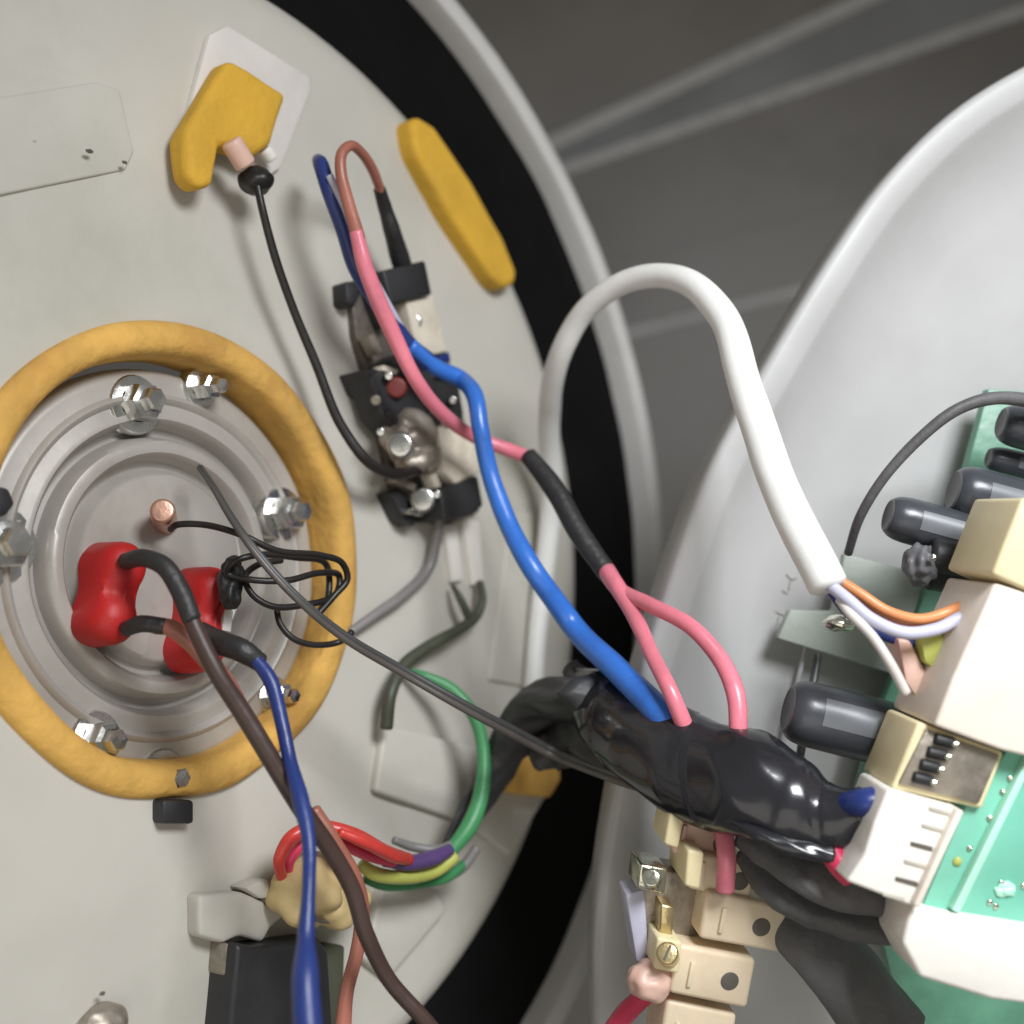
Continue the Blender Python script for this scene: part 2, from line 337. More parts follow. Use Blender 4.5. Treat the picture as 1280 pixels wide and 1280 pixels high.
prism('label_tag', H, [(281, 762), (292, 763), (289, 790), (278, 788)], .004, .0062, 'chalk', flange, bev=.0002)

# ---------------- yellow foam block with its white pad
fb = thing('foam_block', H(300, 150, 0), 'ochre yellow foam block on a white square pad with a black plug below', 'foam block')
prism('backing_pad', H, [(262, 42), (285, 30), (388, 95), (390, 112), (352, 210), (335, 222), (235, 150), (238, 130)], -.001, .002, 'white_pad', fb, bev=.001)
prism('block', H, [(286, 72), (360, 118), (340, 180), (316, 196), (296, 184), (276, 182), (268, 230), (250, 236), (236, 220), (230, 165)], .002, .009, 'foam_yellow', fb, bev=.002, seg=4, jit=.0005)
rod('nozzle', H(288, 176, .012), H(308, 208, .012), .0026, 'nylon_pink', fb)
rod('collar', H(330, 186, .006), H(340, 200, .006), .0018, 'white_plastic', fb)
# ---------------- yellow strip by the gasket
fs_ = thing('foam_strip', H(575, 250, 0), 'long bright yellow foam strip lying along the black gasket band', 'foam strip')
prism('strip', H, [(514, 152), (524, 144), (546, 158), (590, 225), (630, 295), (648, 338), (646, 354), (632, 360), (618, 350), (560, 262), (520, 188)], -.003, .0062, 'foam_yellow', fs_, bev=.0024, seg=4, jit=.0003)
# ---------------- mustard foam scrap
ms = thing('foam_scrap', H(672, 972, 0), 'small mustard foam scrap beside the gasket below the black sheath', 'foam scrap')
prism('scrap', H, [(655, 945), (700, 940), (702, 975), (690, 997), (640, 990)], -.002, .009, 'foam', ms, bev=.0012, seg=3, jit=.0003)

# ---------------- sensor lead from the foam block to the thermostat
sl = thing('sensor_lead', H(320, 226, .008), 'thin black sensor lead with round black plug hanging from the yellow block', 'wire')
plug = blob('plug', H(320, 226, .010), .0040, .0034, .0045, 'black_wire', sl, F=H, amp=.12)
tube('lead', [H(321, 228, .012), H(328, 262, .012), H(345, 325, .011), H(368, 390, .010), H(395, 455, .010), H(425, 530, .011), H(458, 576, .013), H(490, 592, .013), H(520, 588, .012), H(534, 580, .010)], [5, 5.2, 5.4, 5.6, 6, 6.5, 7, 7.5, 7.5, 7], 'black_wire', sl)

# ---------------- thermostat
th = thing('thermostat', H(520, 500, 0), 'dirty thermostat switch with black and cream ceramic blocks mounted on the plate', 'thermostat')
prism('base_bracket', H, [(438, 358), (470, 345), (560, 440), (585, 540), (600, 640), (560, 655), (505, 652), (490, 600), (470, 500), (445, 420)], -.001, .003, 'dirty_shaded', th, bev=.0006)
prism('housing', H, [(462, 470), (505, 440), (548, 448), (575, 480), (582, 520), (560, 545), (500, 545), (478, 520)], .002, .011, 'bakelite', th, bev=.0012, seg=3)
prism('terminal_cover', H, [(478, 338), (532, 325), (541, 368), (490, 380)], .002, .013, 'bakelite', th, bev=.0008, seg=3)['label'] = 'black square terminal cover'
prism('ceramic_body', H, [(508, 376), (543, 368), (560, 440), (530, 446), (518, 420)], .002, .011, 'ceramic', th, bev=.0008, seg=3)
prism('ceramic_body', H, [(549, 532), (592, 538), (602, 590), (570, 606), (556, 590)], .002, .012, 'ceramic', th, bev=.0008, seg=3)
prism('terminal_cover', H, [(550, 612), (598, 594), (605, 632), (592, 644), (556, 650)], .002, .013, 'bakelite', th, bev=.0008, seg=3)['label'] = 'black lower terminal cover'
prism('mounting_tab', H, [(488, 615), (500, 612), (525, 645), (518, 658), (505, 650)], .0, .006, 'bakelite', th, bev=.0006)
prism('mounting_tab', H, [(432, 352), (452, 350), (454, 360), (444, 384), (434, 378)], .0, .006, 'bakelite', th, bev=.0006)
prism('mounting_tab', H, [(455, 462), (470, 460), (490, 492), (482, 500), (466, 488)], .0, .010, 'bakelite', th, bev=.0006)
rod('reset_button', H(497, 486, .008), H(495, 484, .013), .0028, 'dull_red', th)
for x, y in ((470, 500), (565, 470), (556, 530)):
    rod('rivet', H(x, y, .009), H(x, y, .0120), .0014, 'dirty_metal', th, seg=16)
blob('adjuster', H(512, 548, .010), .0085, .0075, .0055, 'dirty_metal', th, F=H, amp=.3, seed=3)
blob('adjuster', H(520, 572, .010), .0070, .0050, .005, 'dirty_metal', th, F=H, amp=.3, seed=8)
rod('screw', H(505, 560, .010), H(500, 556, .018), .0034, 'bolt', th)
rod('screw', H(532, 628, .004), H(528, 624, .011), .0034, 'bolt', th)
rod('screw', H(520, 405, .004), H(516, 402, .010), .0024, 'bolt', th)
prism('metal_tongue', H, [(520, 545), (532, 540), (548, 580), (540, 592), (526, 570)], .008, .013, 'dirty_metal', th, bev=.0005)
prism('blue_spade', H, [(548, 442), (562, 440), (564, 452), (550, 454)], .004, .010, 'navy_wire', th, bev=.0004)
prism('white_spade', H, [(556, 656), (572, 654), (580, 725), (566, 728)], .0, .003, 'white_plastic', th, bev=.0006)
prism('white_spade', H, [(580, 652), (600, 650), (606, 728), (592, 732)], .0, .003, 'white_plastic', th, bev=.0006)

for k, (x, y, a, l, wd, h, m) in enumerate(((470, 430, 1.1, 26, 8, .008, 'dirty_metal'), (488, 462, .3, 20, 7, .012, 'ceramic'), (540, 500, 1.3, 22, 8, .013, 'bakelite'), (556, 468, .2, 18, 7, .013, 'dirty_metal'), (492, 520, .9, 20, 8, .012, 'bakelite'), (508, 604, .5, 26, 9, .008, 'dirty_metal'), (545, 600, 1.2, 20, 8, .010, 'ceramic'), (522, 640, .2, 18, 7, .009, 'bolt'), (478, 395, 1.2, 30, 7, .007, 'bakelite'))):
    ca, sa = math.cos(a), math.sin(a)
    prism('terminal_tab', H, [(x + ca * p * l / 2 - sa * q * wd / 2, y + sa * p * l / 2 + ca * q * wd / 2) for p, q in ((-1, -1), (1, -1), (1, 1), (-1, 1))], h - .004, h, m, th, bev=.0003)
for x, y in ((486, 470), (512, 470), (534, 556), (546, 618), (476, 540), (566, 500)):
    rod('rivet', H(x, y, .010), H(x, y, .0138), .0011, 'bolt', th, seg=14)

# ================================================================== LEADS ON THE LEFT
# brown and pink lead with black sleeves
pk = thing('pink_lead', H(500, 320, .01), 'pink lead looping above the thermostat, sleeved in black before it splits in two', 'wire')
tube('terminal_sleeve', [H(474, 236, .018), H(482, 262, .016), H(491, 290, .015), H(500, 320, .012), H(505, 338, .009)], [8, 9, 11, 12.5, 12], 'black_sleeve', pk)
tube('brown_section', [H(476, 240, .018), H(466, 214, .021), H(452, 192, .024), H(438, 182, .026), H(427, 192, .026), H(426, 215, .026), H(434, 250, .026), H(448, 300, .026)], [6, 6.5, 6.5, 6.5, 7, 7.5, 8, 9], 'brown_pink_wire', pk)
tube('pink_section', [H(445, 290, .026), H(455, 330, .026), H(472, 375, .026), H(494, 425, .026), H(520, 475, .027), H(552, 515, .025), H(595, 546, .024), H(640, 564, .030), H(664, 574, .035)], [9, 10.5, 11, 10.5, 9.5, 9, 8.5, 9, 9], 'pink_wire', pk)
s0, s1 = H(660, 570, .036), D(760, 718, .315)
tube('black_sleeve', [s0, s0.lerp(s1, .33) + V((.0006, 0, .0006)), s0.lerp(s1, .66), s1], [11, 13.5, 13.5, 12.5], 'black_sleeve', pk)
tube('pink_branch', [D(754, 708, .318), D(768, 728, .310), D(790, 765, .302), D(815, 818, .292), D(836, 862, .284), D(852, 900, .283), D(868, 935, .286)], [12, 11, 10.5, 10, 10.5, 11, 11], 'pink_wire', pk)
tube('pink_branch', [D(756, 712, .318), D(775, 738, .309), D(815, 758, .298), D(865, 785, .289), D(900, 825, .285), D(919, 870, .280), D(922, 915, .278), D(922, 950, .280)], [11, 10, 10, 10.5, 11, 12, 12, 12], 'pink_wire', pk)
# blue lead
bl = thing('blue_lead', H(405, 205, .015), 'bright blue lead crossing the plate from the thermostat to the black tape', 'wire')
tube('upper_section', [H(398, 200, .012), H(402, 208, .018), H(412, 240, .020), H(428, 285, .020), H(446, 335, .020), H(474, 380, .020), H(506, 428, .020), H(535, 452, .021)], [8, 10, 10, 10, 11, 11, 12, 13], 'navy_wire', bl)['label'] = 'dark blue length with shade in its colour'  # same blue lead, its shade put into a darker blue
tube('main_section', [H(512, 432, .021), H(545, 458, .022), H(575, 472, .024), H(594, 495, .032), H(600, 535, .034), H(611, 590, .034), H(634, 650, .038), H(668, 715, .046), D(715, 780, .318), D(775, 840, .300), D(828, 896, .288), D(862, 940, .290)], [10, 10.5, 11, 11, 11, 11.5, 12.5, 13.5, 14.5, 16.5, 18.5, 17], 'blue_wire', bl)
tube('thin_violet_strand', [H(412, 220, .022), H(432, 262, .023), H(448, 310, .021), H(480, 372, .022), H(512, 428, .020), H(530, 450, .018)], 5, 'lavender_wire', bl)
# grey lead out of the thermostat
gw = thing('grey_lead', H(548, 650, .005), 'grey lead curving from the thermostat down to the orange ring', 'wire')
tube('lead', [H(550, 646, .008), H(546, 672, .006), H(536, 710, .004), H(505, 744, .004), H(470, 768, .004), H(438, 790, .003)], [6, 6.5, 7, 7, 6.5, 6], 'grey_wire', gw)
# forked olive lead
ow = thing('forked_lead', H(560, 790, .004), 'short dark olive lead with a forked end lying on the plate', 'wire')
tube('lead', [H(600, 728, .004), H(603, 750, .006), H(596, 770, .006), H(575, 786, .006), H(535, 808, .006), H(505, 832, .006), H(488, 868, .007), H(483, 910, .006)], [5, 5.5, 6, 7, 8, 8.5, 8.5, 8.5], 'olive_wire', ow)
tube('fork', [H(566, 732, .004), H(576, 750, .006), H(588, 776, .006)], [3, 5, 5.5], 'olive_wire', ow)
# twin grey lead
tw = thing('twin_lead', H(250, 585, .01), 'long flat twin lead running from the flange across to the black tape', 'wire')
for k, (dx, dy) in enumerate(((0, 0), (-2, 5))):
    tube('core', [H(250 + dx * .2, 584 + dy * .2, .006), H(268 + dx * .4, 610 + dy * .2, .014), H(292 + dx * .6, 650 + dy * .3, .020), H(322 + dx, 690 + dy * .5, .025), H(372 + dx, 745 + dy * .6, .030), H(430 + dx, 792 + dy, .033), H(500 + dx, 834 + dy * 1.1, .036), H(590 + dx, 884 + dy * 1.3, .044), D(690 + dx, 936 + dy * 1.3, .318), D(790 + dx, 975 + dy * 1.3, .292), D(880, 1000 + dy, .278)], [4, 4, 4.2, 4.5, 4.4, 4.2, 4.2, 4.4, 4.8, 5, 5], 'twin_lead' if k else 'dark_grey_wire', tw)
# black tangle at the flange
tg = thing('tangled_lead', H(220, 658, .004), 'thin black lead coiled in loose loops over the right red cap', 'wire')
tube('lead', [H(213, 662, .004), H(222, 656, .007), H(255, 656, .012), H(300, 668, .020), H(345, 688, .023), H(400, 694, .022), H(428, 704, .021), H(434, 724, .020), H(418, 744, .019), H(396, 768, .018), H(410, 745, .016), H(408, 706, .015), H(370, 697, .018), H(320, 694, .018), H(292, 703, .016), H(284, 716, .014), H(310, 724, .017), H(356, 726, .021), H(400, 716, .020), H(424, 720, .018), H(420, 742, .018), H(380, 756, .019), H(340, 758, .018), H(316, 744, .016), H(306, 722, .014), H(322, 706, .013), H(352, 700, .013)], [4] + [4.2] * 26, 'black_wire', tg)
tube('lead', [H(345, 758, .014), H(350, 780, .016), H(366, 798, .018), H(392, 806, .019), H(425, 802, .020), H(440, 790, .024)], 4, 'black_wire', tg)
blob('shrink_sleeve', H(287, 735, .012), .0026, .0050, .0028, 'black_sleeve', tg, F=H, amp=.35, seed=5)
blob('shrink_sleeve', H(292, 712, .012), .0024, .0030, .0026, 'black_sleeve', tg, F=H, amp=.35, seed=6)
# brown supply lead from the left cap
bs = thing('brown_supply_lead', H(170, 695, .01), 'thick dark brown lead arching from the left red cap to the bottom edge', 'wire')
tube('lead', [H(160, 700, .008), H(182, 698, .016), H(206, 708, .021), H(226, 740, .024), H(246, 790, .027), H(272, 840, .030), H(300, 885, .032), H(334, 942, .035), H(376, 1010, .038), H(412, 1060, .040), H(440, 1110, .041), H(456, 1165, .042), H(486, 1225, .044), H(530, 1275, .048), H(560, 1310, .050)], [9, 9.5, 10, 10.5, 11, 11.5, 12, 12, 12, 11.5, 11, 10.5, 10, 10, 10], 'brown_wire', bs)
tube('sleeve', [H(158, 702, .008), H(180, 697, .0165), H(205, 707, .0215), H(226, 740, .0245), H(240, 775, .0265)], [11, 11.5, 12, 12.5, 12.5], 'black_sleeve', bs)
# second lead of the left cap
b2 = thing('sleeved_lead', H(165, 782, .01), 'reddish brown lead with black sleeve from the lower lobe of the left cap', 'wire')
tube('lead', [H(196, 784, .014), H(214, 786, .018), H(238, 804, .020), H(262, 828, .022), H(282, 850, .024), H(305, 888, .026)], [10, 11, 11, 12, 11, 9], 'brown_pink_wire', b2)
tube('sleeve', [H(158, 786, .008), H(178, 780, .013), H(206, 784, .017)], [10, 11, 11], 'black_sleeve', b2)
# dark blue lead
nb = thing('navy_supply_lead', H(280, 806, .01), 'dark blue lead hanging from the right red cap down to the bottom edge', 'wire')
tube('sleeve', [H(252, 790, .010), H(278, 804, .022), H(302, 812, .027), H(326, 828, .029)], [13, 15, 15, 12], 'black_sleeve', nb)
tube('lead', [H(318, 822, .029), H(338, 850, .032), H(352, 900, .035), H(362, 950, .038), H(376, 1000, .044), H(386, 1050, .048), H(386, 1110, .050), H(382, 1170, .052), H(380, 1225, .056), H(386, 1310, .060)], [8.5, 9.5, 9, 9, 11, 9, 8.5, 11, 17, 19], 'navy_wire', nb)
# brown lead rising from the lower edge
bb = thing('thin_brown_lead', H(430, 1270, .03), 'thin brown lead beside the dark one, running down past the dark box', 'wire')
tube('lead', [H(392, 1012, .030), H(414, 1048, .032), H(440, 1092, .033), H(452, 1140, .033), H(446, 1190, .032), H(434, 1240, .031), H(428, 1300, .030)], [9, 11, 11, 10, 9, 9, 11], 'brown_pink_wire', bb)

# ---------------- lower harness
hs = thing('wire_harness', H(450, 1080, .01), 'bunch of red, purple and yellow-green wires fanned out above the tan lump', 'wire harness')
tube('red_strand', [H(352, 1098, .010), H(350, 1072, .014), H(366, 1046, .016), H(400, 1034, .018), H(440, 1042, .022), H(480, 1064, .022), H(510, 1074, .020)], [7, 8, 9, 9, 9, 9, 8], 'red_wire', hs)
tube('red_strand', [H(362, 1100, .008), H(362, 1076, .012), H(384, 1052, .014), H(420, 1052, .018), H(460, 1068, .018), H(505, 1080, .018)], [6, 7, 7, 8, 8, 8], 'crimson_wire', hs)
tube('red_strand', [H(425, 1040, .024), H(455, 1052, .026), H(490, 1070, .024), H(505, 1074, .022)], [6, 8, 8, 7], 'red_wire', hs)
tube('purple_strand', [H(480, 1074, .017), H(510, 1078, .019), H(540, 1072, .020), H(562, 1062, .020)], [9, 10, 10, 8], 'purple_wire', hs)
tube('grey_strand', [H(492, 1050, .014), H(515, 1058, .015), H(545, 1062, .018), H(565, 1056, .018)], [5, 6, 6, 6], 'grey_wire', hs)
tube('yellow_green_strand', [H(450, 1080, .014), H(470, 1092, .016), H(505, 1096, .017), H(545, 1088, .018), H(568, 1070, .019)], [8, 9, 9, 8, 8], 'earth_wire', hs)
tube('yellow_green_strand', [H(455, 1098, .010), H(480, 1106, .012), H(520, 1104, .013), H(560, 1096, .014), H(580, 1080, .014)], [6, 7, 7, 6, 6], 'green_wire', hs)
tube('blue_grey_strand', [H(530, 1096, .010), H(560, 1094, .012), H(580, 1082, .014), H(596, 1060, .016)], [5, 7, 7, 6], 'grey_wire', hs)
# green earth lead
ge = thing('green_lead', H(600, 950, .01), 'green earth lead arching beside the black sheath near the gasket', 'wire')
tube('lead', [H(510, 838, .004), H(535, 846, .008), H(566, 862, .012), H(592, 895, .016), H(604, 940, .018), H(602, 990, .020), H(588, 1030, .020), H(564, 1062, .018), H(548, 1078, .016)], [4, 6, 8, 8, 8.5, 10, 11, 9, 7], 'green_wire', ge)
# black sheath going up to the tape
sh = thing('black_sheath', H(600, 1010, .01), 'slack black cable sheath climbing from the harness to the black tape', 'cable sheath')
tube('sheath', [H(556, 1066, .010), H(578, 1030, .012), H(604, 990, .014), H(628, 950, .018), H(650, 915, .024), H(690, 880, .036), D(745, 868, .308)], [10, 17, 22, 26, 34, 46, 50], 'tape_dull', sh, wob=.2, flat=.6, sides=48, n=16, wrap=.18)
tube('fold', [H(668, 945, .030), H(700, 930, .036), D(740, 925, .310), D(790, 945, .298)], [20, 32, 38, 34], 'tape_dull', sh, wob=.2, flat=.5, sides=48, n=16, wrap=.2)
# tan lump, white bracket and dark box
tl = thing('tan_blob', H(392, 1115, .0), 'lumpy tan blob with dark seam under the red wires', 'component')
blob('body', H(388, 1112, .010), .0098, .0078, .008, 'tan_lump', tl, F=H, amp=.35, seed=2)
blob('cap', H(420, 1126, .011), .0075, .0066, .007, 'tan_lump', tl, F=H, amp=.3, seed=4)
tube('seam', [H(362, 1132, .010), H(385, 1146, .014), H(412, 1152, .014), H(440, 1142, .012)], [2, 2.5, 2.5, 2], 'slot', tl)
blob('rivet', H(334, 1120, .004), .0022, .0016, .002, 'slot', tl, F=H)
wb = thing('white_bracket', H(310, 1140, 0), 'folded white bracket between the tan lump and the dark box', 'bracket')
prism('foot', H, [(250, 1120), (300, 1115), (355, 1135), (362, 1142), (340, 1160), (330, 1178), (300, 1172), (280, 1180), (250, 1172)], -.001, .005, 'enamel', wb, bev=.0015, seg=3, jit=.0004)
prism('fold', H, [(305, 1110), (335, 1098), (346, 1122), (326, 1124)], -.001, .006, 'enamel', wb, bev=.0008)
db = thing('dark_box', H(345, 1230, 0), 'dark grey plastic box at the bottom behind the blue lead', 'box')
prism('body', H, [(296, 1178), (318, 1184), (400, 1172), (412, 1190), (420, 1320), (284, 1320)], -.001, .009, 'bakelite', db, bev=.0014, seg=3)
prism('metal_lip', H, [(284, 1178), (297, 1182), (294, 1225), (280, 1220)], -.001, .006, 'dirty_metal', db, bev=.0008)
prism('side_panel', H, [(404, 1178), (432, 1182), (428, 1320), (408, 1320)], -.001, .006, 'olive_wire', db, bev=.0008)

# ================================================================== LOOSE COVER ON THE RIGHT
cover = thing('heater_cover', B.o, 'large white domed cover of the heater lying open at the right with circuitry inside', 'cover')
vis = [(1400, 30), (1280, 82), (1190, 140), (1105, 225), (1035, 325), (960, 450), (920, 520), (878, 605), (832, 735), (790, 880), (765, 1010), (748, 1130), (744, 1230), (752, 1340)]
h_r = .011
P2 = [B(x, y, h_r) for x, y in vis]
def loc2(p): d = p - B.o; return V((d.dot(B.u), d.dot(B.v)))
Q = [loc2(p) for p in P2]
cc = V((.115, -.03))
a0 = math.atan2((Q[-1] - cc).y, (Q[-1] - cc).x); a1 = math.atan2((Q[0] - cc).y, (Q[0] - cc).x)
r0, r1 = (Q[-1] - cc).length, (Q[0] - cc).length
span = (a1 - a0) % (2 * math.pi)
for k in range(1, 22):
    t = k / 22; ts = t * t * (3 - 2 * t); rr = r0 * (1 - ts) + r1 * ts; a = a0 + span * t
    Q.append(cc + V((math.cos(a), math.sin(a))) * rr)
Q3 = [V((q.x, q.y, 0)) for q in Q]; Q3 = Q3[-3:] + Q3 + Q3[:3]
S = [p for p, t in crom(Q3, 5) if 3 <= t < 3 + len(Q) - 1e-6]
S = [V((p.x, p.y)) for p in S]
levels = [(.008, -.020), (.002, -.012), (.0, .008), (.0003, .0100), (.0010, .0108), (.0022, h_r), (.0068, .0108), (.0080, .0100), (.0095, .0086), (.013, .0058), (.019, .0024), (.028, .0004), (.040, -.0004), (.060, -.0004), (.08, -.0004)]
vs = []; fs = []; n = len(S)
for ins, h in levels:
    for k, q in enumerate(S):
        tg_ = (S[(k + 2) % n] - S[k - 2]).normalized(); nr = V((-tg_.y, tg_.x))
        if nr.dot(cc - q) < 0: nr = -nr
        if ins > .03: p = q + nr * .03; p = p.lerp(cc, (ins - .03) / .09)
        else: p = q + nr * ins
        w3 = B.at(p.x, p.y, h); vs.append(w3 + B.n * (.0004 * noise.noise(w3 * 40)))
for j in range(len(levels) - 1):
    for k in range(n): fs.append((j * n + k, j * n + (k + 1) % n, (j + 1) * n + (k + 1) % n, (j + 1) * n + k))
fs.append([(len(levels) - 1) * n + k for k in range(n)])
obj('shell', vs, fs, 'cover_paint', cover, True, 50)
tube('inner_edge_lip', [B(940, 1100, .003), B(985, 900, .003), B(1010, 800, .003)], 3, 'cover_paint', cover)  # thin ridge in the cover's own paint
for (pts) in ([(983, 718), (990, 724), (996, 722)], [(988, 726), (986, 738)], [(978, 738), (985, 742)], [(970, 764), (980, 768), (988, 764)], [(974, 770), (972, 780)]):
    tube('pencil_mark', [B(x, y, .0006) for x, y in pts], .6, 'slot_pale', cover, sides=6)

# ---------------- control board and everything soldered to it
pcb = thing('control_board', B(1150, 900, .004), 'green control circuit board with black capacitors and cream sockets inside the cover', 'circuit board')
board = prism('board', B, [(1236, 486), (1420, 500), (1420, 1300), (1130, 1290), (1098, 1150), (1072, 990), (1096, 900), (1150, 760), (1205, 600)], .009, .0125, 'pcb_dark', pcb, bev=.0004)
prism('mounting_plate', B, [(1056, 692), (1205, 730), (1200, 870), (1140, 850), (972, 798), (988, 762), (1042, 764)], .007, .010, 'bracket', pcb, bev=.0006)['label'] = 'grey-green mounting plate'
E_ = lambda x, y, d: D(x, y, d)
def capacitor(x0, y0, d0, x1, y1, d1, rp, label=None):
    p0, p1 = D(x0, y0, d0), D(x1, y1, d1); r = rp * K * (d0 + d1) / 2; ax = (p1 - p0); L = ax.length; A = ax.normalized()
    prof = [(r * .60, .0002), (r * .68, .0), (r * .78, .0004), (r * .88, .0012), (r * .95, .0024), (r * .99, .004), (r, .006), (r * 1.0, L * .80), (r * .95, L * .83), (r * .95, L * .86), (r, L * .89), (r, L), (.0003, L + .0001)]
    c = lathe('capacitor', p0, A, prof, 'capacitor', pcb, 40)
    if label: c['label'] = label
    lathe('vent_cap', p0, A, [(.0003, .0003), (r * .55, .0001), (r * .66, -.0002), (r * .74, .0001)], 'cap_end', c, 40)
    # printed stripe as a thin shell over part of the sleeve, facing the viewer
    view = (-(p0 + p1) / 2).normalized(); e1 = (view - A * view.dot(A)).normalized(); e2 = A.cross(e1); vs = []; fs = []
    for i in range(2):
        for k in range(9):
            a = -.62 + .85 * k / 8
            vs.append(p0 + A * (.0062 if i == 0 else L * .99) + (e1 * math.cos(a) + e2 * math.sin(a)) * (r + .00012))
    for k in range(8): fs.append((k, k + 1, 9 + k + 1, 9 + k))
    obj('stripe', vs, fs, 'cap_stripe', c)
    return c
capacitor(985, 886, .283, 1150, 928, .283, 41, 'large black capacitor lowest on the board')
capacitor(1110, 644, .290, 1228, 676, .290, 29, 'black capacitor nearest the grey arc wire')
capacitor(1192, 612, .292, 1330, 648, .292, 35, 'fat black capacitor behind the cream block')
capacitor(1252, 528, .300, 1360, 556, .300, 27)
capacitor(1236, 572, .306, 1340, 596, .306, 17)
# small transistor pair
blob('trimmer', D(1150, 706, .285), .0036, .0046, .004, 'cap_end', pcb, amp=.3, fr=1.4, seed=3)
rod('transistor', D(1160, 694, .286), D(1245, 708, .286), .0043, 'bakelite', pcb)
rod('transistor', D(1158, 716, .288), D(1232, 728, .288), .0038, 'bakelite', pcb)
blob('solder_blob', D(1167, 697, .2795), .0008, .0008, .0006, 'bolt', pcb)
blob('led', D(1049, 779, .298), .0036, .0020, .003, 'nickel', pcb, amp=.2, seed=1)
# cream housings
FB = lambda d: Frame(D(1200, 900, d), 3, 0)
F1 = FB(.252)
prism('relay', F1, [(1244, 729), (1310, 748), (1310, 952), (1252, 938), (1168, 907), (1190, 850)], -.024, 0, 'cream', pcb, bev=.0008, seg=3)['label'] = 'large pinkish cream relay housing'
prism('relay', F1, [(1278, 622), (1330, 628), (1330, 752), (1284, 738), (1240, 718)], -.022, .001, 'cream_yellow', pcb, bev=.0008, seg=3)['label'] = 'yellowish relay housing at the frame edge'
s3 = prism('socket', F1, [(1148, 902), (1256, 941), (1228, 1012), (1114, 986)], -.022, -.004, 'cream_yellow', pcb, bev=.0008, seg=3)
prism('socket_face', F1, [(1158, 912), (1250, 944), (1224, 1005), (1124, 980)], -.005, -.0032, 'dirty_metal', s3, bev=.0003)
for i in range(4):
    x, y = 1182 - i * 9, 926 + i * 16
    rod('pin', F1(x - 14, y - 3, -.0028), F1(x + 10, y + 3, -.0028), .0012, 'bakelite', s3, seg=12)
    blob('pin_tip', F1(x + 13, y + 4, -.0018), .0009, .0005, .0004, 'nickel', s3)
for y, x in ((1000, 1185),):
    pass
s4 = prism('socket', F1, [(1110, 986), (1202, 1012), (1180, 1060), (1146, 1136), (1058, 1102), (1080, 1070), (1092, 1030)], -.018, -.001, 'white_plastic', pcb, bev=.0008, seg=3)
s4['label'] = 'white six-way socket'
for i, (x, y) in enumerate(((1176, 1014), (1167, 1035), (1153, 1058), (1145, 1080), (1134, 1102), (1118, 1121))):
    prism('slot', F1, [(x - 14, y - 6), (x + 14, y + 1), (x + 13, y + 7), (x - 15, y - 1)], -.002, -.0007, 'slot' if i in (2, 4) else 'slot_pale', s4, bev=.0002)
prism('rail', F1, [(1197, 1012), (1206, 1014), (1150, 1136), (1142, 1132)], -.015, .0012, 'cream', s4, bev=.0005)
prism('upright_board', F1, [(1206, 1010), (1262, 935), (1330, 880), (1330, 1160), (1180, 1150), (1152, 1136)], -.020, -.006, 'pcb', pcb, bev=.0005)['label'] = 'bright green daughter board'
prism('board_edge', F1, [(1286, 945), (1294, 950), (1200, 1142), (1190, 1138)], -.007, -.0035, 'pcb_edge', pcb, bev=.0004)
blob('solder_blob', F1(1197, 1077, -.0058), .0009, .0009, .0005, 'earth_wire', pcb)
blob('solder_blob', F1(1258, 1112, -.0058), .0022, .0014, .0008, 'pcb_edge', pcb, amp=.4)
prism('white_frame', F1, [(1140, 1134), (1190, 1146), (1330, 1168), (1330, 1262), (1240, 1250), (1150, 1222), (1128, 1180)], -.016, -.001, 'white_plastic', pcb, bev=.0010, seg=3)['label'] = 'white plastic frame along the lower edge'
for k in range(9):
    x = random.uniform(1205, 1300); y = random.uniform(960, 1140)
    if y < 1010 + (1206 - x) * 1.0 + 20: continue
    blob('solder_joint', F1(x, y, -.0058), .0006, .0006, .0004, 'nickel', pcb)
tube('jumper', [D(1022, 818, .312), D(1018, 845, .310), D(1008, 900, .306), D(998, 960, .302)], 5.5, 'dark_grey_wire', pcb)

# grey arc wire
ga = thing('grey_arc_wire', B(1062, 690, .004), 'thin grey wire arching over the cover to the topmost capacitor', 'wire')
tube('lead', [D(1060, 692, .303), D(1076, 645, .296), D(1108, 594, .291), D(1150, 548, .288), D(1195, 513, .287), D(1240, 498, .288), D(1290, 502, .290), D(1340, 520, .292)], [5.5, 6, 6.5, 7, 7.5, 8.5, 9, 9], 'grey_sleeve', ga)

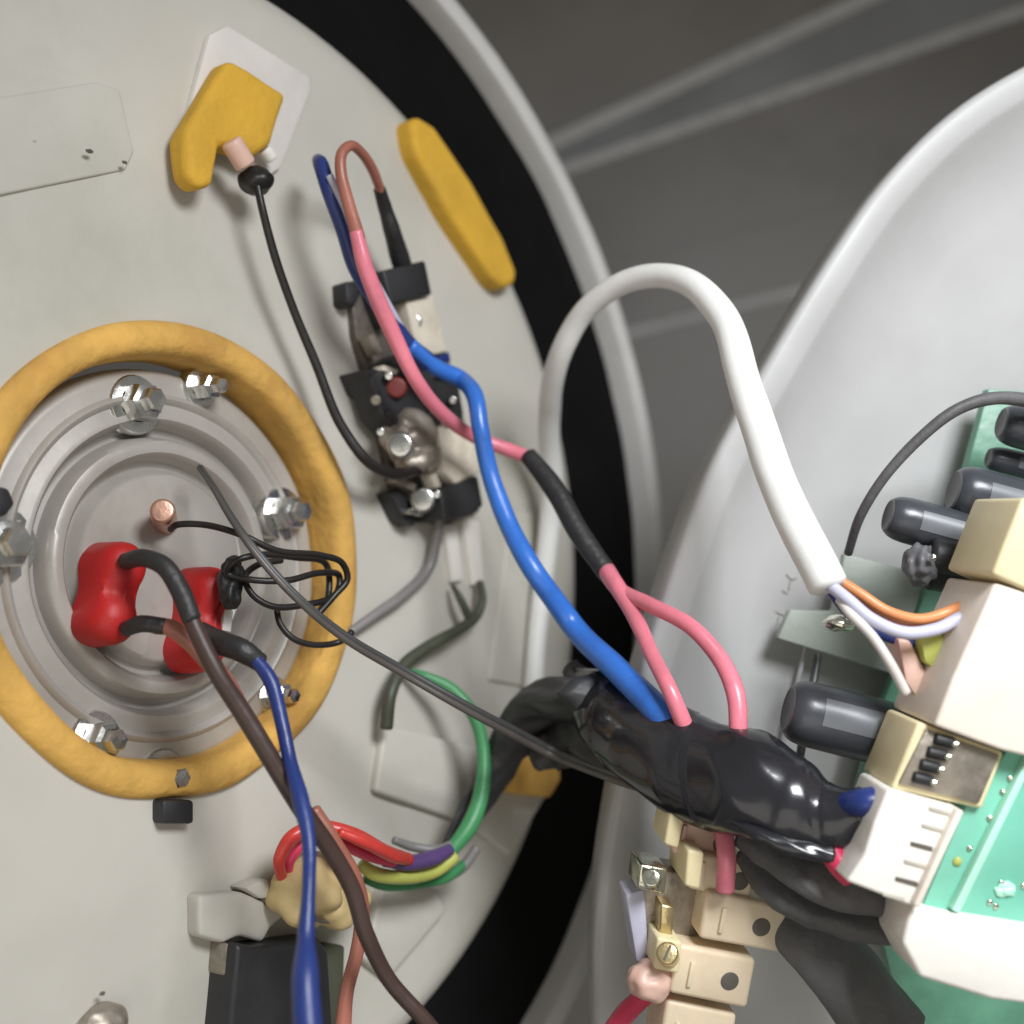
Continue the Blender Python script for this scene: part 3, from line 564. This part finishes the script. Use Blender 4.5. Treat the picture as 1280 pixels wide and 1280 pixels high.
# ================================================================== WHITE CABLE
wc = thing('white_cable', H(665, 900, .004), 'thick white cable arching from the heater over to the cream socket', 'cable')
tube('sheath', [H(658, 960, .003), H(668, 830, .004), H(682, 700, .006), H(690, 600, .012), H(686, 520, .022), D(698, 448, .345), D(730, 388, .335), D(776, 354, .326), D(822, 345, .318), D(866, 356, .309), D(902, 395, .300), D(925, 460, .292), D(950, 540, .284), D(985, 630, .276), D(1034, 732, .268)], [12, 12.5, 13, 13.5, 14, 14, 14, 14.5, 15.5, 17, 19, 21, 22.5, 24, 25], 'white_cable', wc, sides=24)
e0 = (1030, 726)
for nm, m, pts, r in (
    ('orange_core', 'orange_wire', [(1046, 724, .270), (1075, 742, .268), (1110, 764, .266), (1150, 774, .264), (1188, 764, .264), (1214, 750, .268)], 7),
    ('brown_core', 'brown_pink_wire', [(1040, 722, .272), (1065, 742, .271), (1100, 766, .270), (1140, 782, .268), (1180, 780, .266), (1212, 758, .266)], 7),
    ('lavender_core', 'lavender_wire', [(1032, 728, .268), (1058, 748, .264), (1090, 774, .262), (1130, 790, .261), (1170, 786, .261), (1200, 772, .262)], 8),
    ('blue_core', 'navy_wire', [(1036, 730, .272), (1062, 764, .271), (1098, 788, .270), (1135, 800, .269), (1180, 798, .268)], 9),
    ('pale_core', 'pale_wire', [(1050, 750, .266), (1062, 766, .263), (1090, 795, .261), (1112, 828, .260), (1132, 866, .261)], 6.5)):
    tube(nm, [D(x, y, d) for x, y, d in pts], r, m, wc)
sk = thing('pink_plug', D(1140, 830, .268), 'small pink plug with olive key below the white cable cores', 'plug')
prism('body', Frame(D(1140, 830, .266), 3, 0), [(1122, 798), (1138, 800), (1168, 858), (1150, 878), (1132, 852)], -.008, .0, 'nylon_pink', sk, bev=.0008)
prism('key', Frame(D(1160, 812, .264), 3, 0), [(1150, 796), (1178, 790), (1184, 806), (1168, 836), (1156, 828)], -.006, .0, 'earth_wire', sk, bev=.0006)

# ================================================================== BLACK TAPE BUNDLE
tp = thing('black_tape_bundle', D(880, 950, .275), 'shiny black tape wrapped round the joined wires in front of the gasket', 'taped joint')
tube('tape_body', [D(716, 838, .318), D(742, 866, .312), D(772, 900, .304), D(815, 930, .294), D(870, 957, .284), D(925, 978, .276), D(985, 1006, .270), D(1035, 1020, .266), D(1078, 1010, .262)], [10, 38, 52, 58, 66, 68, 58, 42, 27], 'tape', tp, sides=72, n=20, flat=.80, wob=.04, wrap=.035, step=.03)
TP = [D(716, 838, .318), D(742, 866, .312), D(772, 900, .304), D(815, 930, .294), D(870, 957, .284), D(925, 978, .276), D(985, 1006, .270), D(1035, 1022, .267), D(1074, 1018, .265)]
tube('tape_flap', [D(712, 832, .320), D(735, 870, .312), D(765, 915, .306), D(800, 950, .300)], [12, 34, 36, 12], 'tape_dull', tp, sides=48, n=18, flat=.45, wob=.2, wrap=.16)
tube('tape_edge', [D(905, 1022, .268), D(950, 1042, .264), D(1000, 1060, .262), D(1040, 1066, .262)], [4, 9, 14, 12], 'tape', tp, sides=36, n=16, flat=.7, wob=.2, wrap=.1)
bst = thing('blue_stub', D(1090, 1002, .262), 'short dark blue wire end between the black tape and the socket', 'wire')
tube('insulation', [D(1052, 1008, .264), D(1082, 1003, .2595), D(1122, 999, .262)], [17, 18, 18], 'navy_wire', bst)
rs = thing('red_stub', D(1060, 1070, .262), 'bright red wire stub entering the white socket below the tape', 'wire')
tube('insulation', [D(1036, 1060, .264), D(1048, 1078, .262), D(1064, 1096, .260)], [15, 16, 15], 'crimson_wire', rs)
tube('shrink_collar', [D(1026, 1048, .265), D(1038, 1063, .2635)], [17, 17], 'black_sleeve', rs)
rs2 = thing('dull_red_stub', D(1075, 1050, .266), 'dull red wire stub half hidden between the blue and red ones', 'wire')
tube('insulation', [D(1048, 1052, .270), D(1066, 1050, .268), D(1092, 1044, .266)], [13, 15, 14], 'red_wire', rs2)
tube('copper_end', [D(1080, 1062, .267), D(1092, 1070, .265)], [12, 12], 'copper', rs2)
# dark sleeves below the tape
ds = thing('dark_sleeve', D(1000, 1090, .268), 'broad dark grey sleeve under the tape, running towards the white socket', 'sleeve')
tube('sleeve', [D(930, 1046, .278), D(965, 1066, .274), D(1005, 1090, .271), D(1050, 1112, .268), D(1110, 1128, .268)], [18, 26, 30, 28, 22], 'grey_sleeve', ds, flat=.6, wob=.10, sides=48, n=14, wrap=.07)
tube('lower_fold', [D(935, 1065, .284), D(965, 1100, .280), D(1010, 1128, .277), D(1065, 1150, .274), D(1140, 1160, .274)], [24, 34, 36, 34, 30], 'grey_sleeve', ds, flat=.6, wob=.10, sides=48, n=14, wrap=.07)
tube('lower_fold', [D(960, 1120, .290), D(1010, 1170, .286), D(1060, 1220, .284), D(1120, 1300, .284)], [30, 46, 52, 50], 'grey_sleeve', ds, flat=.6, wob=.10, sides=48, n=14, wrap=.07)
tube('thin_black_wire', [D(930, 1036, .266), D(965, 1050, .263), D(1005, 1064, .262), D(1035, 1072, .262)], 3.5, 'black_wire', ds)

# ================================================================== TERMINAL BLOCK
tb = thing('terminal_block', D(880, 1130, .285), 'beige nylon screw terminal block with brass screws hanging below the tape', 'terminal block')
FT = Frame(D(880, 1120, .282), 8, -6)
def seg_block(poly, h0, h1, m, **k): return prism('block', FT, poly, h0, h1, m, tb, bev=.0011, seg=3, **k)
for poly, h1, m in (([(850, 1018), (920, 1030), (913, 1082), (840, 1068)], -.003, 'nylon_pink'), ([(868, 1066), (946, 1080), (938, 1126), (860, 1112)], .0, 'nylon'), ([(884, 1114), (986, 1134), (976, 1192), (874, 1174)], .002, 'nylon'), ([(846, 1180), (946, 1200), (934, 1262), (836, 1242)], .001, 'nylon'), ([(834, 1250), (922, 1268), (910, 1340), (820, 1330)], -.001, 'nylon')):
    bk = seg_block(poly, -.014, h1, m)
    cx = sum(p[0] for p in poly) / 4; cy = sum(p[1] for p in poly) / 4
    q0 = FT(cx + 22, cy + 6, h1 + .0002)
    rod('screw_hole', q0 - FT.n * .0012, q0, .0021, 'slot', bk, rnd=.1, seg=20)
    prism('mould_rib', FT, [(cx - 26, cy - 18), (cx - 20, cy - 17), (cx - 26, cy + 14), (cx - 32, cy + 13)], h1 - .001, h1 + .0008, m, bk, bev=.0003)
prism('metal_frame', FT, [(806, 1086), (858, 1092), (884, 1118), (874, 1170), (846, 1176), (836, 1230), (806, 1226), (796, 1160), (800, 1120)], -.014, -.005, 'dirty_metal', tb, bev=.0008)
def screw(x, y, dx, dy, r, m='brass', h=.001):
    a, b = FT(x, y, h - .002), FT(x + dx, y + dy, h + .003); s = rod('screw', a, b, r, m, tb, rnd=.25, seg=24)
    ax = (b - a).normalized(); f = ax.orthogonal().normalized(); g = ax.cross(f); an = random.uniform(0, 3); f, g = f * math.cos(an) + g * math.sin(an), g * math.cos(an) - f * math.sin(an)
    vs = []
    for q in (-.0001, .0004):
        for i, j in ((-.7, -.10), (.7, -.10), (.7, .10), (-.7, .10)): vs.append(b + ax * q * .3 + f * r * i + g * r * j)
    obj('driver_slot', vs, [(0, 1, 2, 3), (4, 5, 6, 7), (0, 1, 5, 4), (1, 2, 6, 5), (2, 3, 7, 6), (3, 0, 4, 7)], 'slot', s, False)
def clamp(poly, h0, h1, m): return prism('clamp', FT, poly, h0, h1, m, tb, bev=.0007, seg=3)
clamp([(838, 1016), (857, 1020), (848, 1062), (830, 1056)], -.010, .001, 'cream_yellow')
clamp([(860, 1062), (881, 1066), (875, 1113), (856, 1108)], -.010, .004, 'cream_yellow')
clamp([(800, 1080), (835, 1086), (831, 1119), (796, 1112)], -.010, -.001, 'nickel')
clamp([(826, 1130), (843, 1134), (841, 1173), (824, 1168)], -.010, .0, 'brass')
clamp([(822, 1172), (853, 1178), (849, 1218), (817, 1212)], -.010, .003, 'cream_yellow')
screw(816, 1102, -2, -5, .0020, 'nickel', .0); screw(836, 1196, -2, -5, .0024, 'brass', .0035)
blob('lug', FT(812, 1226, .000), .0050, .0046, .0045, 'nylon_pink', tb, amp=.25, seed=6)
prism('blue_side', FT, [(782, 1118), (806, 1112), (812, 1200), (796, 1204)], -.012, -.004, 'lavender_wire', tb, bev=.0006)
pt = thing('pink_tail', D(907, 1070, .278), 'short pink wire dropping from under the tape into the terminal block', 'wire')
tube('insulation', [D(900, 1010, .280), D(905, 1040, .277), D(909, 1075, .2745), D(907, 1112, .276)], [11, 12, 12, 12], 'pink_wire', pt)
pb = thing('rose_wire', D(780, 1265, .29), 'rose wire leaving the terminal block at the bottom edge', 'wire')
tube('insulation', [D(836, 1222, .286), D(806, 1246, .288), D(780, 1270, .291), D(745, 1320, .296)], [11, 12, 13, 13], 'crimson_wire', pb)
